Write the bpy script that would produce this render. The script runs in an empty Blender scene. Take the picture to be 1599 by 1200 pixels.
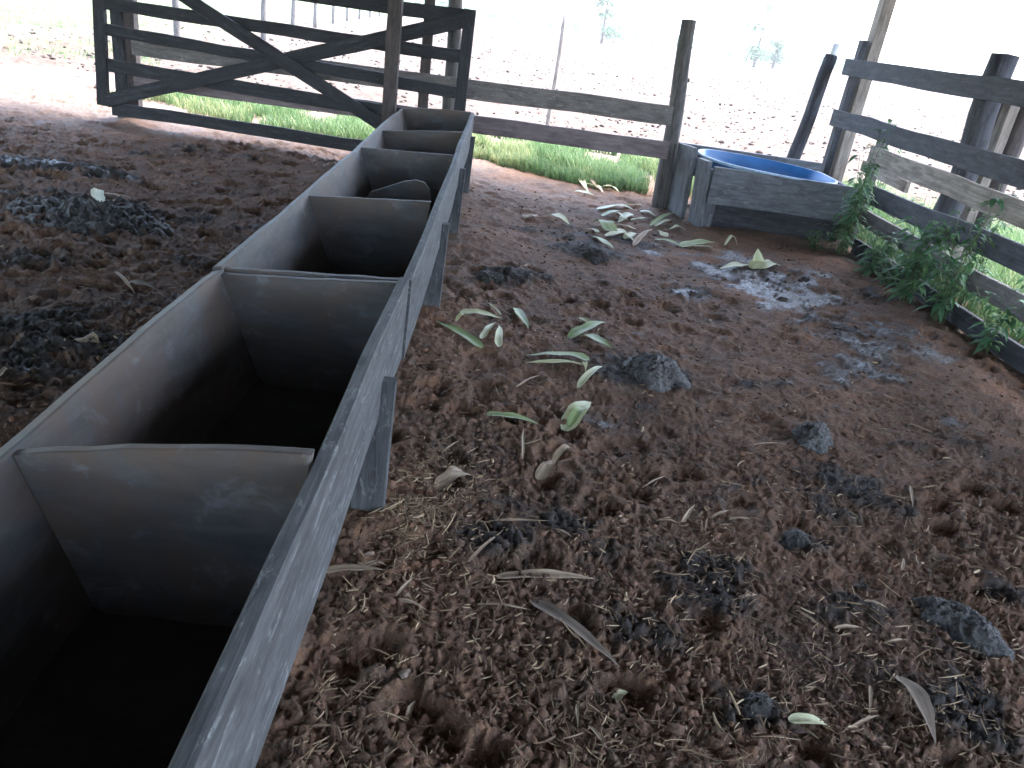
import bpy, bmesh, math, random
import numpy as np
from mathutils import Vector, Matrix, noise as mnoise
random.seed(7); rng = np.random.default_rng(11)
S = bpy.context.scene
COL = S.collection
R = math.radians

# ------------------------------------------------------------------ camera
PW, PH, FPX, CH = 1599.0, 1200.0, 1200.0, 1.5      # photo size, focal length in px, eye height
ROLL, PITCH, YAW = R(8.5), math.atan(575/1200), R(-2.8037)
def cam_axes():
    fw = Vector((0, math.cos(PITCH), -math.sin(PITCH))); r = Vector((1, 0, 0)); u = r.cross(fw)
    ix = r*math.cos(ROLL) + u*math.sin(ROLL); iy = -r*math.sin(ROLL) + u*math.cos(ROLL)
    M = Matrix.Rotation(YAW, 3, 'Z')
    return M @ ix, M @ iy, M @ fw
IX, IY, FW = cam_axes()
CAM = Vector((0, 0, CH))
cd = bpy.data.cameras.new('camera'); cam = bpy.data.objects.new('camera', cd); COL.objects.link(cam)
cd.sensor_width = 36; cd.lens = 36*FPX/PW; cd.clip_start = 0.02; cd.clip_end = 5000
mw = Matrix((IX, IY, -FW)).transposed().to_4x4(); mw.translation = CAM
cam.matrix_world = mw; S.camera = cam
def ray(x, y): return IX*(x-PW/2) + IY*(PH/2-y) + FW*FPX
def gz(x, y, z=0.0):                                 # pixel -> point on the level z
    d = ray(x, y); return CAM + d*((z-CH)/d.z)
def at_y(x, y, Y): d = ray(x, y); return CAM + d*(Y/d.y)
def at_x(x, y, X): d = ray(x, y); return CAM + d*(X/d.x)

# ------------------------------------------------------------------ light
SUN_EL, SUN_AZ = 66.0, 62.0       # azimuth measured from +Y towards +X
w = bpy.data.worlds.new('World'); S.world = w; w.use_nodes = True
nt = w.node_tree; bg = nt.nodes['Background']
sky = nt.nodes.new('ShaderNodeTexSky'); sky.sky_type = 'NISHITA'; sky.sun_disc = False
sky.sun_elevation = R(SUN_EL); sky.sun_rotation = R(SUN_AZ)
sky.air_density = 1.0; sky.dust_density = 3.0; sky.ozone_density = 1.0
nt.links.new(sky.outputs[0], bg.inputs[0]); bg.inputs[1].default_value = 0.13
sl = bpy.data.lights.new('sun', 'SUN'); sun = bpy.data.objects.new('sun', sl); COL.objects.link(sun)
sl.energy = 1.1; sl.angle = R(20); sl.color = (1.0, 0.95, 0.88)
sd = Vector((math.sin(R(SUN_AZ))*math.cos(R(SUN_EL)), math.cos(R(SUN_AZ))*math.cos(R(SUN_EL)), math.sin(R(SUN_EL))))
sun.rotation_euler = sd.to_track_quat('Z', 'Y').to_euler(); sun.location = (6, 3, 12)
S.view_settings.view_transform = 'Standard'; S.view_settings.look = 'None'
S.view_settings.gamma = 1; S.view_settings.exposure = 4.1; S.view_settings.use_curve_mapping = False
S.render.engine = 'CYCLES'
S.cycles.max_bounces = 8; S.cycles.diffuse_bounces = 4

# ------------------------------------------------------------------ materials
def mat_new(name):
    m = bpy.data.materials.new(name); m.use_nodes = True
    n = m.node_tree.nodes; l = m.node_tree.links
    return m, n, l, n['Principled BSDF']
def ramp(n, l, fac, stops):
    r = n.new('ShaderNodeValToRGB'); e = r.color_ramp.elements
    e[0].position, e[0].color = stops[0][0], (*stops[0][1], 1)
    e[1].position, e[1].color = stops[-1][0], (*stops[-1][1], 1)
    for p, c in stops[1:-1]:
        k = e.new(p); k.color = (*c, 1)
    l.new(fac, r.inputs[0]); return r.outputs[0]
def mapr(n, l, v, a, b, c=0.0, d=1.0):
    q = n.new('ShaderNodeMapRange'); q.inputs[1].default_value = a; q.inputs[2].default_value = b
    q.inputs[3].default_value = c; q.inputs[4].default_value = d; l.new(v, q.inputs[0]); return q.outputs[0]
def mix(n, l, f, a, b, bt='MIX'):
    q = n.new('ShaderNodeMix'); q.data_type = 'RGBA'; q.blend_type = bt
    for s, v in ((q.inputs[0], f), (q.inputs[6], a), (q.inputs[7], b)):
        if isinstance(v, (int, float)): s.default_value = v
        elif isinstance(v, tuple): s.default_value = (*v, 1)
        else: l.new(v, s)
    return q.outputs[2]
def noise(n, l, vec, scale, detail=6, rough=0.6, dist=0.0):
    q = n.new('ShaderNodeTexNoise'); q.inputs['Scale'].default_value = scale
    q.inputs['Detail'].default_value = detail; q.inputs['Roughness'].default_value = rough
    q.inputs['Distortion'].default_value = dist
    if vec is not None: l.new(vec, q.inputs['Vector'])
    return q.outputs[0]
def bump(n, l, h, strength, dist, normal=None):
    b = n.new('ShaderNodeBump'); b.inputs['Strength'].default_value = strength; b.inputs['Distance'].default_value = dist
    l.new(h, b.inputs['Height'])
    if normal is not None: l.new(normal, b.inputs['Normal'])
    return b.outputs[0]
def coords(n, l, scale=(1, 1, 1), kind='Object', rand=True):
    t = n.new('ShaderNodeTexCoord'); mp = n.new('ShaderNodeMapping'); mp.inputs['Scale'].default_value = scale
    l.new(t.outputs[kind], mp.inputs[0])
    if not rand: return mp.outputs[0]
    o = n.new('ShaderNodeObjectInfo'); a = n.new('ShaderNodeVectorMath'); a.operation = 'MULTIPLY_ADD'
    c = n.new('ShaderNodeCombineXYZ')
    for i in range(3): l.new(o.outputs['Random'], c.inputs[i])
    l.new(c.outputs[0], a.inputs[0]); a.inputs[1].default_value = (37, 51, 23); l.new(mp.outputs[0], a.inputs[2])
    return a.outputs[0]
def wood(name, dark, mid, light, lichen=None, lich_amt=0.5, rough=0.8, bstr=0.6, grain=26, blot=None, lst=(3.0, 9, 9), vert=False):
    """weathered board; the local X axis runs along the grain"""
    m, n, l, p = mat_new(name)
    if vert: lst = lst[::-1]
    g = coords(n, l, (grain, grain, 1.2) if vert else (1.2, grain, grain)); u = coords(n, l, (1, 1, 1)); u2 = coords(n, l, (7, 7, 2.0) if vert else (2.0, 7, 7))
    f1 = noise(n, l, g, 2.2, 8, 0.65, 0.6); f2 = noise(n, l, u2, 3.0, 6, 0.65, 0.3); f3 = noise(n, l, u, 11, 8, 0.7)
    c = ramp(n, l, f1, [(0.25, dark), (0.5, mid), (0.78, light)])
    c = mix(n, l, mapr(n, l, f2, 0.42, 0.68), c, dark)
    c = mix(n, l, mapr(n, l, f3, 0.55, 0.75, 0, 0.5), c, mid)
    if blot:
        c = mix(n, l, mapr(n, l, noise(n, l, u, 3.1, 7, .65, .4), .42, .62, 0, .9), c, blot)
    if lichen:
        f4 = noise(n, l, coords(n, l, lst), 5.0, 9, 0.72, 0.5)
        c = mix(n, l, mapr(n, l, f4, 0.56, 0.66, 0, lich_amt), c, lichen)
    l.new(c, p.inputs['Base Color']); p.inputs['Roughness'].default_value = rough
    p.inputs['Specular IOR Level'].default_value = 0.35
    l.new(bump(n, l, f3, bstr*0.6, 0.004, bump(n, l, f1, bstr, 0.006)), p.inputs['Normal'])
    return m
M = {}
M['trough'] = wood('trough_wood', (.038, .039, .041), (.082, .083, .086), (.140, .141, .143), (.25, .26, .26), .6)
M['trough_in'] = wood('trough_inside_wood', (.036, .034, .033), (.070, .068, .067), (.110, .109, .109), (.17, .175, .18), .35, .6, .3, 6, (.082, .053, .037), (1.6, 1.9, 1.9))
M['trough_leg'] = wood('trough_leg_wood', (.030, .031, .033), (.066, .068, .071), (.12, .122, .125), (.22, .23, .23), .5, vert=True)
M['gate'] = wood('gate_wood', (.014, .014, .016), (.030, .030, .034), (.060, .060, .066), (.13, .14, .15), .3)
M['gate'].name = 'gate_wood'
M['rail'] = wood('rail_wood', (.09, .078, .072), (.17, .15, .14), (.27, .24, .225), (.36, .35, .34), .6)
M['railpink'] = wood('pinkish_rail_wood', (.12, .088, .088), (.21, .165, .165), (.29, .24, .24), (.34, .31, .31), .3)
M['post'] = wood('post_wood', (.045, .040, .038), (.10, .09, .082), (.19, .17, .155), (.28, .27, .26), .3)
M['dark'] = wood('dark_board_wood', (.022, .022, .027), (.050, .050, .058), (.10, .098, .105), (.16, .17, .17), .35)
M['shade_dark'] = wood('shade_darkened_wood', (.008, .007, .006), (.016, .013, .011), (.030, .025, .021), None, 0)  # near-black tone, the shade inside the trough put into the colour
M['pale'] = wood('pale_board_wood', (.13, .105, .085), (.27, .225, .19), (.40, .35, .30), None, 0)
M['red'] = wood('reddish_post_wood', (.036, .028, .027), (.078, .060, .055), (.135, .105, .098), (.2, .18, .17), .3)
M['slab'] = wood('tank_slab', (.070, .072, .080), (.14, .145, .155), (.22, .225, .235), (.33, .33, .33), .45)

def plain(name, col, rough=0.6, var=0.25, scale=20, bumpd=0.0, spec=0.4):
    m, n, l, p = mat_new(name)
    v = coords(n, l); f = noise(n, l, v, scale, 5, 0.6)
    c = ramp(n, l, f, [(0.3, tuple(x*(1-var) for x in col)), (0.7, tuple(min(1, x*(1+var)) for x in col))])
    l.new(c, p.inputs['Base Color']); p.inputs['Roughness'].default_value = rough
    p.inputs['Specular IOR Level'].default_value = spec
    if bumpd: l.new(bump(n, l, f, 0.6, bumpd), p.inputs['Normal'])
    return m
M['blue'] = plain('blue_plastic', (.022, .125, .31), .30, .2, 6)
M['bluerim'] = plain('worn_rim_plastic', (.30, .42, .56), .4, .25, 25)
M['white'] = plain('white_plastic', (.75, .77, .78), .4, .08, 15)
M['zinc'] = plain('roof_sheet', (.17, .16, .15), .6, .2, 2)
m, n, l, p = mat_new('water'); p.inputs['Base Color'].default_value = (.02, .09, .20, 1); p.inputs['Roughness'].default_value = .03
p.inputs['Specular IOR Level'].default_value = .6
l.new(bump(n, l, noise(n, l, coords(n, l), 6, 2), .15, .02), p.inputs['Normal']); M['water'] = m

def leafmat(name, stops, trans=0.25, rough=.5, scale=9, veins=True):
    m, n, l, p = mat_new(name)
    a = n.new('ShaderNodeAttribute'); a.attribute_name = 'tint'
    f = noise(n, l, coords(n, l), scale, 4, .6)
    add = n.new('ShaderNodeMath'); add.operation = 'MULTIPLY_ADD'
    l.new(f, add.inputs[0]); add.inputs[1].default_value = .5; l.new(a.outputs['Fac'], add.inputs[2])
    c = ramp(n, l, mapr(n, l, add.outputs[0], .1, 1.3), stops)
    l.new(c, p.inputs['Base Color']); p.inputs['Roughness'].default_value = rough
    p.inputs['Specular IOR Level'].default_value = .35
    if trans:
        t = n.new('ShaderNodeBsdfTranslucent'); l.new(c, t.inputs[0]); ms = n.new('ShaderNodeMixShader'); ms.inputs[0].default_value = trans
        l.new(p.outputs[0], ms.inputs[1]); l.new(t.outputs[0], ms.inputs[2]); l.new(ms.outputs[0], n['Material Output'].inputs[0])
    return m
M['husk_green'] = leafmat('green_husk', [(0, (.13, .20, .075)), (.5, (.30, .37, .17)), (1, (.48, .52, .32))])
M['husk_pale'] = leafmat('pale_husk', [(0, (.33, .35, .18)), (.5, (.53, .53, .32)), (1, (.68, .66, .47))])
M['husk_dry'] = leafmat('dry_husk', [(0, (.16, .11, .07)), (.5, (.36, .27, .18)), (1, (.52, .43, .31))], .15, .7)
M['husk_brown'] = leafmat('brown_husk', [(0, (.06, .045, .032)), (.5, (.14, .105, .075)), (1, (.25, .20, .15))], .1, .75)
M['straw'] = leafmat('straw', [(0, (.075, .046, .027)), (.5, (.18, .118, .065)), (1, (.44, .325, .20))], 0, .8)
M['grass'] = leafmat('grass_blades', [(0, (.06, .125, .045)), (.5, (.105, .19, .075)), (1, (.25, .27, .13))], .35, .55)
M['weed'] = leafmat('weed_leaves', [(0, (.04, .11, .05)), (.5, (.08, .185, .075)), (1, (.19, .30, .11))], .35, .5)
M['treeleaf'] = leafmat('tree_leaves', [(0, (.03, .07, .03)), (.5, (.05, .11, .05)), (1, (.10, .17, .07))], .25, .6)
M['stem'] = plain('green_stem', (.08, .12, .04), .6)
M['bark'] = plain('bark', (.12, .095, .075), .9, .3, 10, .02)
M['dung'] = None
def dung_mat(name, stops):
  m, n, l, p = mat_new(name)
  v = coords(n, l); f = noise(n, l, v, 42, 8, .75, 1.2); f2 = noise(n, l, v, 7, 4, .6)
  c = ramp(n, l, f, stops)
  c = mix(n, l, mapr(n, l, f2, .5, .7), c, (.035, .03, .025)); l.new(c, p.inputs['Base Color'])
  p.inputs['Roughness'].default_value = .5; l.new(bump(n, l, f, 1.0, .02), p.inputs['Normal']); return m
M['dung'] = dung_mat('crusted_dung', [(.34, (.024, .020, .017)), (.5, (.11, .106, .102)), (.66, (.26, .255, .245))])
M['dung_dark'] = dung_mat('fresh_dung', [(.34, (.014, .011, .009)), (.5, (.030, .025, .021)), (.70, (.070, .064, .058))])

# ------------------------------------------------------------------ helpers
def tag(o, label=None, cat=None, group=None, kind=None):
    if label: o['label'] = label
    if cat: o['category'] = cat
    if group: o['group'] = group
    if kind: o['kind'] = kind
    return o
def empty(name, loc, label, cat, group=None):
    o = bpy.data.objects.new(name, None); COL.objects.link(o); o.location = loc; o.empty_display_size = .1
    return tag(o, label, cat, group)
def mesh_obj(name, verts, faces, mat, mtx=None, parent=None, smooth=False, uvtint=None):
    me = bpy.data.meshes.new(name); me.from_pydata(verts, [], faces); me.update()
    if mat: me.materials.append(mat)
    if smooth: me.polygons.foreach_set('use_smooth', [True]*len(me.polygons))
    if uvtint is not None:
        a = me.attributes.new('tint', 'FLOAT', 'FACE'); a.data.foreach_set('value', np.asarray(uvtint, dtype=np.float32))
    o = bpy.data.objects.new(name, me); COL.objects.link(o)
    place(o, mtx or Matrix.Identity(4), parent); return o
def place(o, mtx, parent):
    if parent:
        o.parent = parent; q = parent
        pw = Matrix.Identity(4)
        while q: pw = q.matrix_basis @ pw; q = q.parent
        mtx = pw.inverted() @ mtx
    o.matrix_basis = mtx
def np_mesh(name, V, F, mat, smooth=True, attrs=None, parent=None):
    """fast mesh from numpy arrays, F an (n,4) or (n,3) int array"""
    me = bpy.data.meshes.new(name); k = F.shape[1]
    me.vertices.add(len(V)); me.vertices.foreach_set('co', np.ascontiguousarray(V, dtype=np.float32).ravel())
    me.loops.add(F.size); me.loops.foreach_set('vertex_index', F.astype(np.int32).ravel())
    me.polygons.add(len(F)); me.polygons.foreach_set('loop_start', np.arange(0, F.size, k, dtype=np.int32))
    if smooth: me.polygons.foreach_set('use_smooth', np.ones(len(F), dtype=bool))
    me.update(calc_edges=True)
    if mat: me.materials.append(mat)
    for nm, (dom, typ, val) in (attrs or {}).items():
        a = me.attributes.new(nm, typ, dom)
        a.data.foreach_set('color' if typ == 'FLOAT_COLOR' else 'value', np.ascontiguousarray(val, dtype=np.float32).ravel())
    o = bpy.data.objects.new(name, me); COL.objects.link(o)
    if parent: place(o, Matrix.Identity(4), parent)
    return o
def frame_from(p0, p1, up):
    p0, p1, up = Vector(p0), Vector(p1), Vector(up)
    x = (p1-p0).normalized(); y = up.cross(x).normalized(); z = x.cross(y)
    mt = Matrix((x, y, z)).transposed().to_4x4(); mt.translation = p0
    return mt, (p1-p0).length
def board(name, p0, p1, wid, thk, mat, parent=None, up=(0, 0, 1), wob=.004, ch=.004, segs=None, taper=1.0, roundend=0, seed=None):
    """sawn board; p0-p1 is the centre line, wid lies along up, thk across"""
    mt, L = frame_from(p0, p1, up)
    segs = segs or max(2, int(L/.28)); sd = random.random()*100 if seed is None else seed
    V, F = [], []
    for i in range(segs+1):
        t = i/segs; k = 1+(taper-1)*t
        a, b = wid/2*k, thk/2
        oz = wob*(mnoise.noise((sd+t*L*1.3, 0, 0))*1.8); oy = wob*mnoise.noise((sd, t*L*1.1, 5))*1.5
        wa = a + wob*mnoise.noise((sd+9, t*L*3.1, 0)); wb = a + wob*mnoise.noise((sd+19, t*L*3.4, 0))
        for (y, z) in ((-b+ch, -wa), (b-ch, -wa), (b, -wa+ch), (b, wb-ch), (b-ch, wb), (-b+ch, wb), (-b, wb-ch), (-b, -wa+ch)):
            V.append((t*L, y+oy, z+oz))
    for i in range(segs):
        for j in range(8):
            a = i*8+j; b = i*8+(j+1) % 8; F.append((a, b, b+8, a+8))
    F.append(tuple(range(7, -1, -1))); F.append(tuple(range(segs*8, segs*8+8)))
    return mesh_obj(name, V, F, mat, mt, parent)
def pole(name, p0, p1, r0, r1, mat, parent=None, nseg=9, nr=14, wob=.08, cap=.0):
    mt, L = frame_from(p0, p1, (0, 1, 0.013)); sd = random.random()*100
    V, F = [], []
    for i in range(nseg+1):
        t = i/nseg; r = r0+(r1-r0)*t
        ox = r*.35*mnoise.noise((sd, t*L*1.5, 0)); oy = r*.35*mnoise.noise((sd, 0, t*L*1.5))
        for j in range(nr):
            a = 2*math.pi*j/nr; rr = r*(1+wob*mnoise.noise((sd+math.cos(a)*1.5, math.sin(a)*1.5, t*L*2)))
            V.append((t*L, rr*math.cos(a)+ox, rr*math.sin(a)+oy))
    for i in range(nseg):
        for j in range(nr):
            a = i*nr+j; b = i*nr+(j+1) % nr; F.append((a, b, b+nr, a+nr))
    F.append(tuple(range(nr-1, -1, -1)))
    e = nseg*nr; V.append((L+cap, 0, 0))
    for j in range(nr): F.append((e+j, e+(j+1) % nr, len(V)-1))
    o = mesh_obj(name, V, F, mat, mt, parent)
    for q in o.data.polygons: q.use_smooth = len(q.vertices) == 4
    return o
def prism(name, poly, d0, d1, mat, mtx, parent=None, ch=.004):
    """polygon in the local XZ plane extruded along local Y from d0 to d1, with small chamfers"""
    nv = len(poly); c = (sum(q[0] for q in poly)/nv, sum(q[1] for q in poly)/nv)
    def ins(k): return [(x+(c[0]-x)*k/max(.05, math.hypot(c[0]-x, c[1]-z)), z+(c[1]-z)*k/max(.05, math.hypot(c[0]-x, c[1]-z))) for x, z in poly]
    inn = ins(ch); V = []
    for (ring, y) in ((inn, d0), (poly, d0+ch), (poly, d1-ch), (inn, d1)): V += [(x, y, z) for x, z in ring]
    F = [tuple(range(nv))] + [tuple(range(4*nv-1, 3*nv-1, -1))]
    for k in range(3):
        for j in range(nv):
            a = k*nv+j; b = k*nv+(j+1) % nv; F.append((b, a, a+nv, b+nv))
    o = mesh_obj(name, V, F, mat, mtx, parent)
    bm = bmesh.new(); bm.from_mesh(o.data); bmesh.ops.recalc_face_normals(bm, faces=bm.faces); bm.to_mesh(o.data); bm.free()
    return o

# ------------------------------------------------------------------ numpy noise
def hash2(ix, iy, s):
    h = (ix.astype(np.int64)*374761393 + iy.astype(np.int64)*668265263 + s*1442695041) & 0xffffffff
    h = ((h ^ (h >> 13))*1274126177) & 0xffffffff
    h = ((h ^ (h >> 16))*2246822519) & 0xffffffff
    return ((h ^ (h >> 15)) & 0xffffff)/float(0xffffff)
def vnoise(x, y, s):
    ix = np.floor(x); iy = np.floor(y); fx = x-ix; fy = y-iy
    fx = fx*fx*fx*(fx*(fx*6-15)+10); fy = fy*fy*fy*(fy*(fy*6-15)+10)
    a = hash2(ix, iy, s); b = hash2(ix+1, iy, s); c = hash2(ix, iy+1, s); d = hash2(ix+1, iy+1, s)
    return (a+(b-a)*fx)*(1-fy) + (c+(d-c)*fx)*fy
def fbm(x, y, s, octv=5, gain=.5):
    o = 0; a = 1; t = 0
    for k in range(octv):
        cs, sn = math.cos(.7*k), math.sin(.7*k); f = 2.03**k
        o = o + a*vnoise((x*cs-y*sn)*f, (x*sn+y*cs)*f, s+k*17); t += a; a *= gain
    return o/t
def cells(x, y, s):
    """nearest jittered point: distance, its hash"""
    ix = np.floor(x); iy = np.floor(y); best = np.full(x.shape, 9.); hid = np.zeros(x.shape)
    for dx in (-1, 0, 1):
        for dy in (-1, 0, 1):
            cx, cy = ix+dx, iy+dy
            px = cx+hash2(cx, cy, s); py = cy+hash2(cx, cy, s+1)
            d = np.hypot(x-px, y-py); m_ = d < best
            best = np.where(m_, d, best); hid = np.where(m_, hash2(cx, cy, s+2), hid)
    return best, hid
def smooth(a, b, v):
    t = np.clip((v-a)/(b-a), 0, 1); return t*t*(3-2*t)
def gauss(x, y, cx, cy, rx, ry): return np.exp(-(((x-cx)/rx)**2+((y-cy)/ry)**2))

# patches of manure and of wet, shiny mud, (x, y, rx, ry, strength), all lying on the corral floor
MANURE = [(-2.5, 4.9, .75, .45, 1.0), (-3.3, 5.8, .6, .25, .9), (-1.7, 3.0, .6, .5, .8), (-1.9, 2.4, .5, .35, .6), (0.1, 4.7, .3, .2, 1.0), (.75, 5.5, .35, .35, .9),
          (.45, 6.0, .5, .3, .5), (.35, 2.05, .40, .28, .75), (.55, 2.15, .3, .25, .5), (.8, 1.9, .25, .25, .8), (.95, 2.3, .2, .2, .5), (1.5, 2.55, .32, .22, .9), (.5, 1.65, .2, .14, .8),
          (1.35, 1.5, .22, .2, .9), (1.2, 2.2, .12, .1, .7), (1.7, 2.1, .2, .2, .5), (1.9, 5.4, .8, .55, .8), (2.4, 4.6, .6, .5, .7), (1.5, 4.9, .4, .3, .6), (2.2, 3.9, .5, .3, .6), (2.7, 5.4, .4, .5, .6), (1.0, 5.9, .5, .3, .6), (-.9+1.6, 4.9, .3, .2, .5), (1.35, 3.5, .2, .12, .6), (2.1, 3.1, .4, .2, .5), (1.2, 1.8, .3, .15, .5), (-3.0, 6.6, .8, .2, .5), (-1.6, 4.2, .4, .3, .5), (-2.6, 3.9, .6, .3, .6), (-2.9, 7.2, .9, .25, .5), (-.35, 1.15, .16, .25, .7),
          (.85, 3.35, .35, .25, .8), (2.6, 3.6, .8, .5, .4), (.8, 1.42, .12, .1, .6)]
WET = [(2.05, 5.3, 1.0, .75, .72), (2.5, 4.3, .7, .6, .62), (2.3, 3.9, .6, .35, .6), (2.75, 3.3, .4, .3, .55), (1.6, 4.6, .5, .3, .55), (1.2, 5.7, .4, .25, .5), (2.1, 5.15, .75, .62, 1.0), (1.9, 5.75, .4, .3, .6), (2.5, 4.7, .5, .45, .8), (2.75, 4.1, .5, .3, .5), (0.0, 4.65, .14, .1, .8), (1.35, 6.2, .5, .25, .5), (-3.3, 5.8, .5, .2, .4)]
def masks(x, y):
    nn = fbm(x*3.1, y*3.1, 5, 5, .6); n2 = fbm(x*9, y*9, 9, 4, .6)
    man = np.zeros_like(x)
    for cx, cy, rx, ry, k in MANURE: man = np.maximum(man, k*gauss(x, y, cx, cy, rx, ry))
    man = smooth(.32, .62, man*.85 + (nn-.5)*1.0 + (n2-.5)*.7)
    wet = np.zeros_like(x)
    for cx, cy, rx, ry, k in WET: wet = np.maximum(wet, k*gauss(x, y, cx, cy, rx, ry))
    wet = smooth(.34, .85, wet*.8 + (nn-.5)*1.3 + (n2-.5)*1.0)
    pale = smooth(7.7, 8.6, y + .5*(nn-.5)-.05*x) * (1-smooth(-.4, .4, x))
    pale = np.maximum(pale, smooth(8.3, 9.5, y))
    return man, wet, pale
RED = [(-.12, 1.75, .22, .3, .8), (-.18, 2.15, .2, .3, .9), (-.12, 2.8, .2, .5, .6), (-.16, 3.75, .22, .45, 1.0), (.0, 5.3, .4, .5, .5), (-3.7, 7.9, .5, .3, .8), (1.0, 7.0, .7, .6, .7), (1.1, 4.2, .8, .5, .55), (2.6, 6.2, .6, .3, .5), (1.2, 3.0, .4, .3, .4), (1.9, 2.2, .5, .6, .4), (-2.2, 6.6, 1.2, .5, .4)]
def red_mask(x, y):
    k = np.zeros_like(x)
    for cx, cy, rx, ry, q in RED: k = np.maximum(k, q*gauss(x, y, cx, cy, rx, ry))
    return smooth(.25, .9, k + .9*(fbm(x*4, y*4, 55, 5, .6)-.5))
def floor_h(x, y, fine=True):
    """height of the trampled corral floor"""
    rough = .35 + .65*smooth(.35, .7, fbm(x*.9, y*.9, 3, 3)) ; rough = rough*(1-.30*smooth(2.2, 4.0, y)*smooth(-.6, .3, x))
    man, wet, pale = masks(x, y)
    h = .05*(fbm(x*.8, y*.8, 21, 4)-.5) + .032*(fbm(x*4, y*4, 22, 4)-.5)
    d, hid = cells(x/.20, y/.20, 31); hp = (hid < .55)
    d = d + .25*(vnoise(x*14, y*14, 4)-.5)
    h = h + rough*np.where(hp, -.040*(1-smooth(.16, .42, d)) + .010*smooth(.3, .45, d)*(1-smooth(.45, .62, d)), 0)
    if fine:
        d, hid = cells(x/.055+vnoise(x*20, y*20, 2), y/.055+vnoise(x*20, y*20, 8), 41)
        h = h + (rough+.5*man)*.018*(1-smooth(.0, .62, d))*(hid > .35)
        d, hid = cells(x/.023+1.2*vnoise(x*40, y*40, 12), y/.023+1.2*vnoise(x*40, y*40, 18), 51)
        h = h + (.5+.5*rough)*.0135*(1-smooth(.0, .65, d))*(hid > .3)
        d, hid = cells(x/.012+vnoise(x*80, y*80, 13), y/.012+vnoise(x*80, y*80, 19), 57)
        h = h + (.6+.4*rough)*.006*(1-smooth(.0, .6, d))*(hid > .25)*(1-smooth(3.0, 4.5, y))
        h = h + (.012*rough+.012*man)*(fbm(x*38, y*38, 61, 3)-.5)
    for cx, cy, rx, ry, k in MANURE[:6]: h = h + .028*k*gauss(x, y, cx, cy, rx*.7, ry*.7)
    h = h*(1-.15*wet) + .006*man
    # earth heaped round the feet of the feed trough and the gate post
    for cx, cy in ((-.29, 2.02), (-.3, 3.9), (-.3, 5.44), (-3.78, 8.02)): h = h + .035*gauss(x, y, cx+.03, cy+.02, .22, .28)
    edge = smooth(10.5, 13.0, y) + smooth(4.2, 5.2, x) + smooth(1.38, 1.48, -x/(y+.8))*smooth(4, 6, y)
    return h - .12*np.clip(edge, 0, 1)
def fh(x, y, fine=False): return float(floor_h(np.array([x], float), np.array([y], float), fine)[0])

# ------------------------------------------------------------------ ground
def soil_mat():
    m, n, l, p = mat_new('trampled_soil')
    t = n.new('ShaderNodeTexCoord'); v = t.outputs['Object']
    a = n.new('ShaderNodeAttribute'); a.attribute_name = 'mask'; s = n.new('ShaderNodeSeparateColor'); l.new(a.outputs['Color'], s.inputs[0])
    f1 = noise(n, l, v, 2.2, 6, .65, .4); f2 = noise(n, l, v, 38, 8, .75); f3 = noise(n, l, v, 140, 4, .7); f4 = noise(n, l, v, 9, 6, .65)
    c = ramp(n, l, f1, [(.32, (.082, .048, .030)), (.5, (.138, .071, .039)), (.68, (.185, .091, .046))])
    c = mix(n, l, mapr(n, l, f4, .45, .68, 0, .8), c, (.068, .043, .029))
    c = mix(n, l, mapr(n, l, f2, .52, .72, 0, .8), c, (.050, .032, .022))
    c = mix(n, l, mapr(n, l, f3, .54, .64, 0, .65), c, (.24, .15, .085))
    f5 = noise(n, l, v, 75, 5, .7)
    c = mix(n, l, mapr(n, l, f5, .54, .66, 0, .75), c, (.036, .025, .018))
    ar = n.new('ShaderNodeAttribute'); ar.attribute_name = 'red'
    c = mix(n, l, ar.outputs['Fac'], c, mix(n, l, mapr(n, l, f2, .42, .66), (.20, .098, .052), (.10, .055, .034)))
    man = mix(n, l, mapr(n, l, f2, .45, .65), (.024, .019, .016), (.055, .044, .036))
    c = mix(n, l, s.outputs[0], c, man)
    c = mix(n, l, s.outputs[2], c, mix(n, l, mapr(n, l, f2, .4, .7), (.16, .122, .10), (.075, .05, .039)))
    wetc = mix(n, l, mapr(n, l, f4, .4, .6), (.030, .026, .024), (.055, .046, .041))
    c = mix(n, l, s.outputs[1], c, wetc); l.new(c, p.inputs['Base Color'])
    r = n.new('ShaderNodeMath'); r.operation = 'MULTIPLY_ADD'; l.new(s.outputs[1], r.inputs[0]); r.inputs[1].default_value = -.62; r.inputs[2].default_value = .88
    l.new(r.outputs[0], p.inputs['Roughness']); p.inputs['Specular IOR Level'].default_value = .4
    l.new(bump(n, l, f3, .7, .004, bump(n, l, f2, .9, .010)), p.inputs['Normal'])
    return m
def fan_grid(ys, us, off):
    Y, U = np.meshgrid(ys, us, indexing='ij'); X = U*(Y+off)
    nr, nc = Y.shape; i = np.arange(nr*nc).reshape(nr, nc)
    F = np.stack([i[:-1, :-1], i[:-1, 1:], i[1:, 1:], i[1:, :-1]], -1).reshape(-1, 4)
    return X.ravel(), Y.ravel(), F
ys = .3*np.exp(np.arange(0, math.log(13.2/.3), .0044)); us = np.concatenate([np.arange(-1.5, -.62, .007), np.arange(-.62, .76, .0022), np.arange(.762, 1.7, .007)])
X, Y, F = fan_grid(ys, us, .8)
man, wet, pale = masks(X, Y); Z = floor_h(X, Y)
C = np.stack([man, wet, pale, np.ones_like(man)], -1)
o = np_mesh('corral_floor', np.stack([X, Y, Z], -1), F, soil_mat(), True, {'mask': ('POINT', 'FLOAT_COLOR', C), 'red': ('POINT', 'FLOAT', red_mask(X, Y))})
tag(o, kind='structure')

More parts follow.
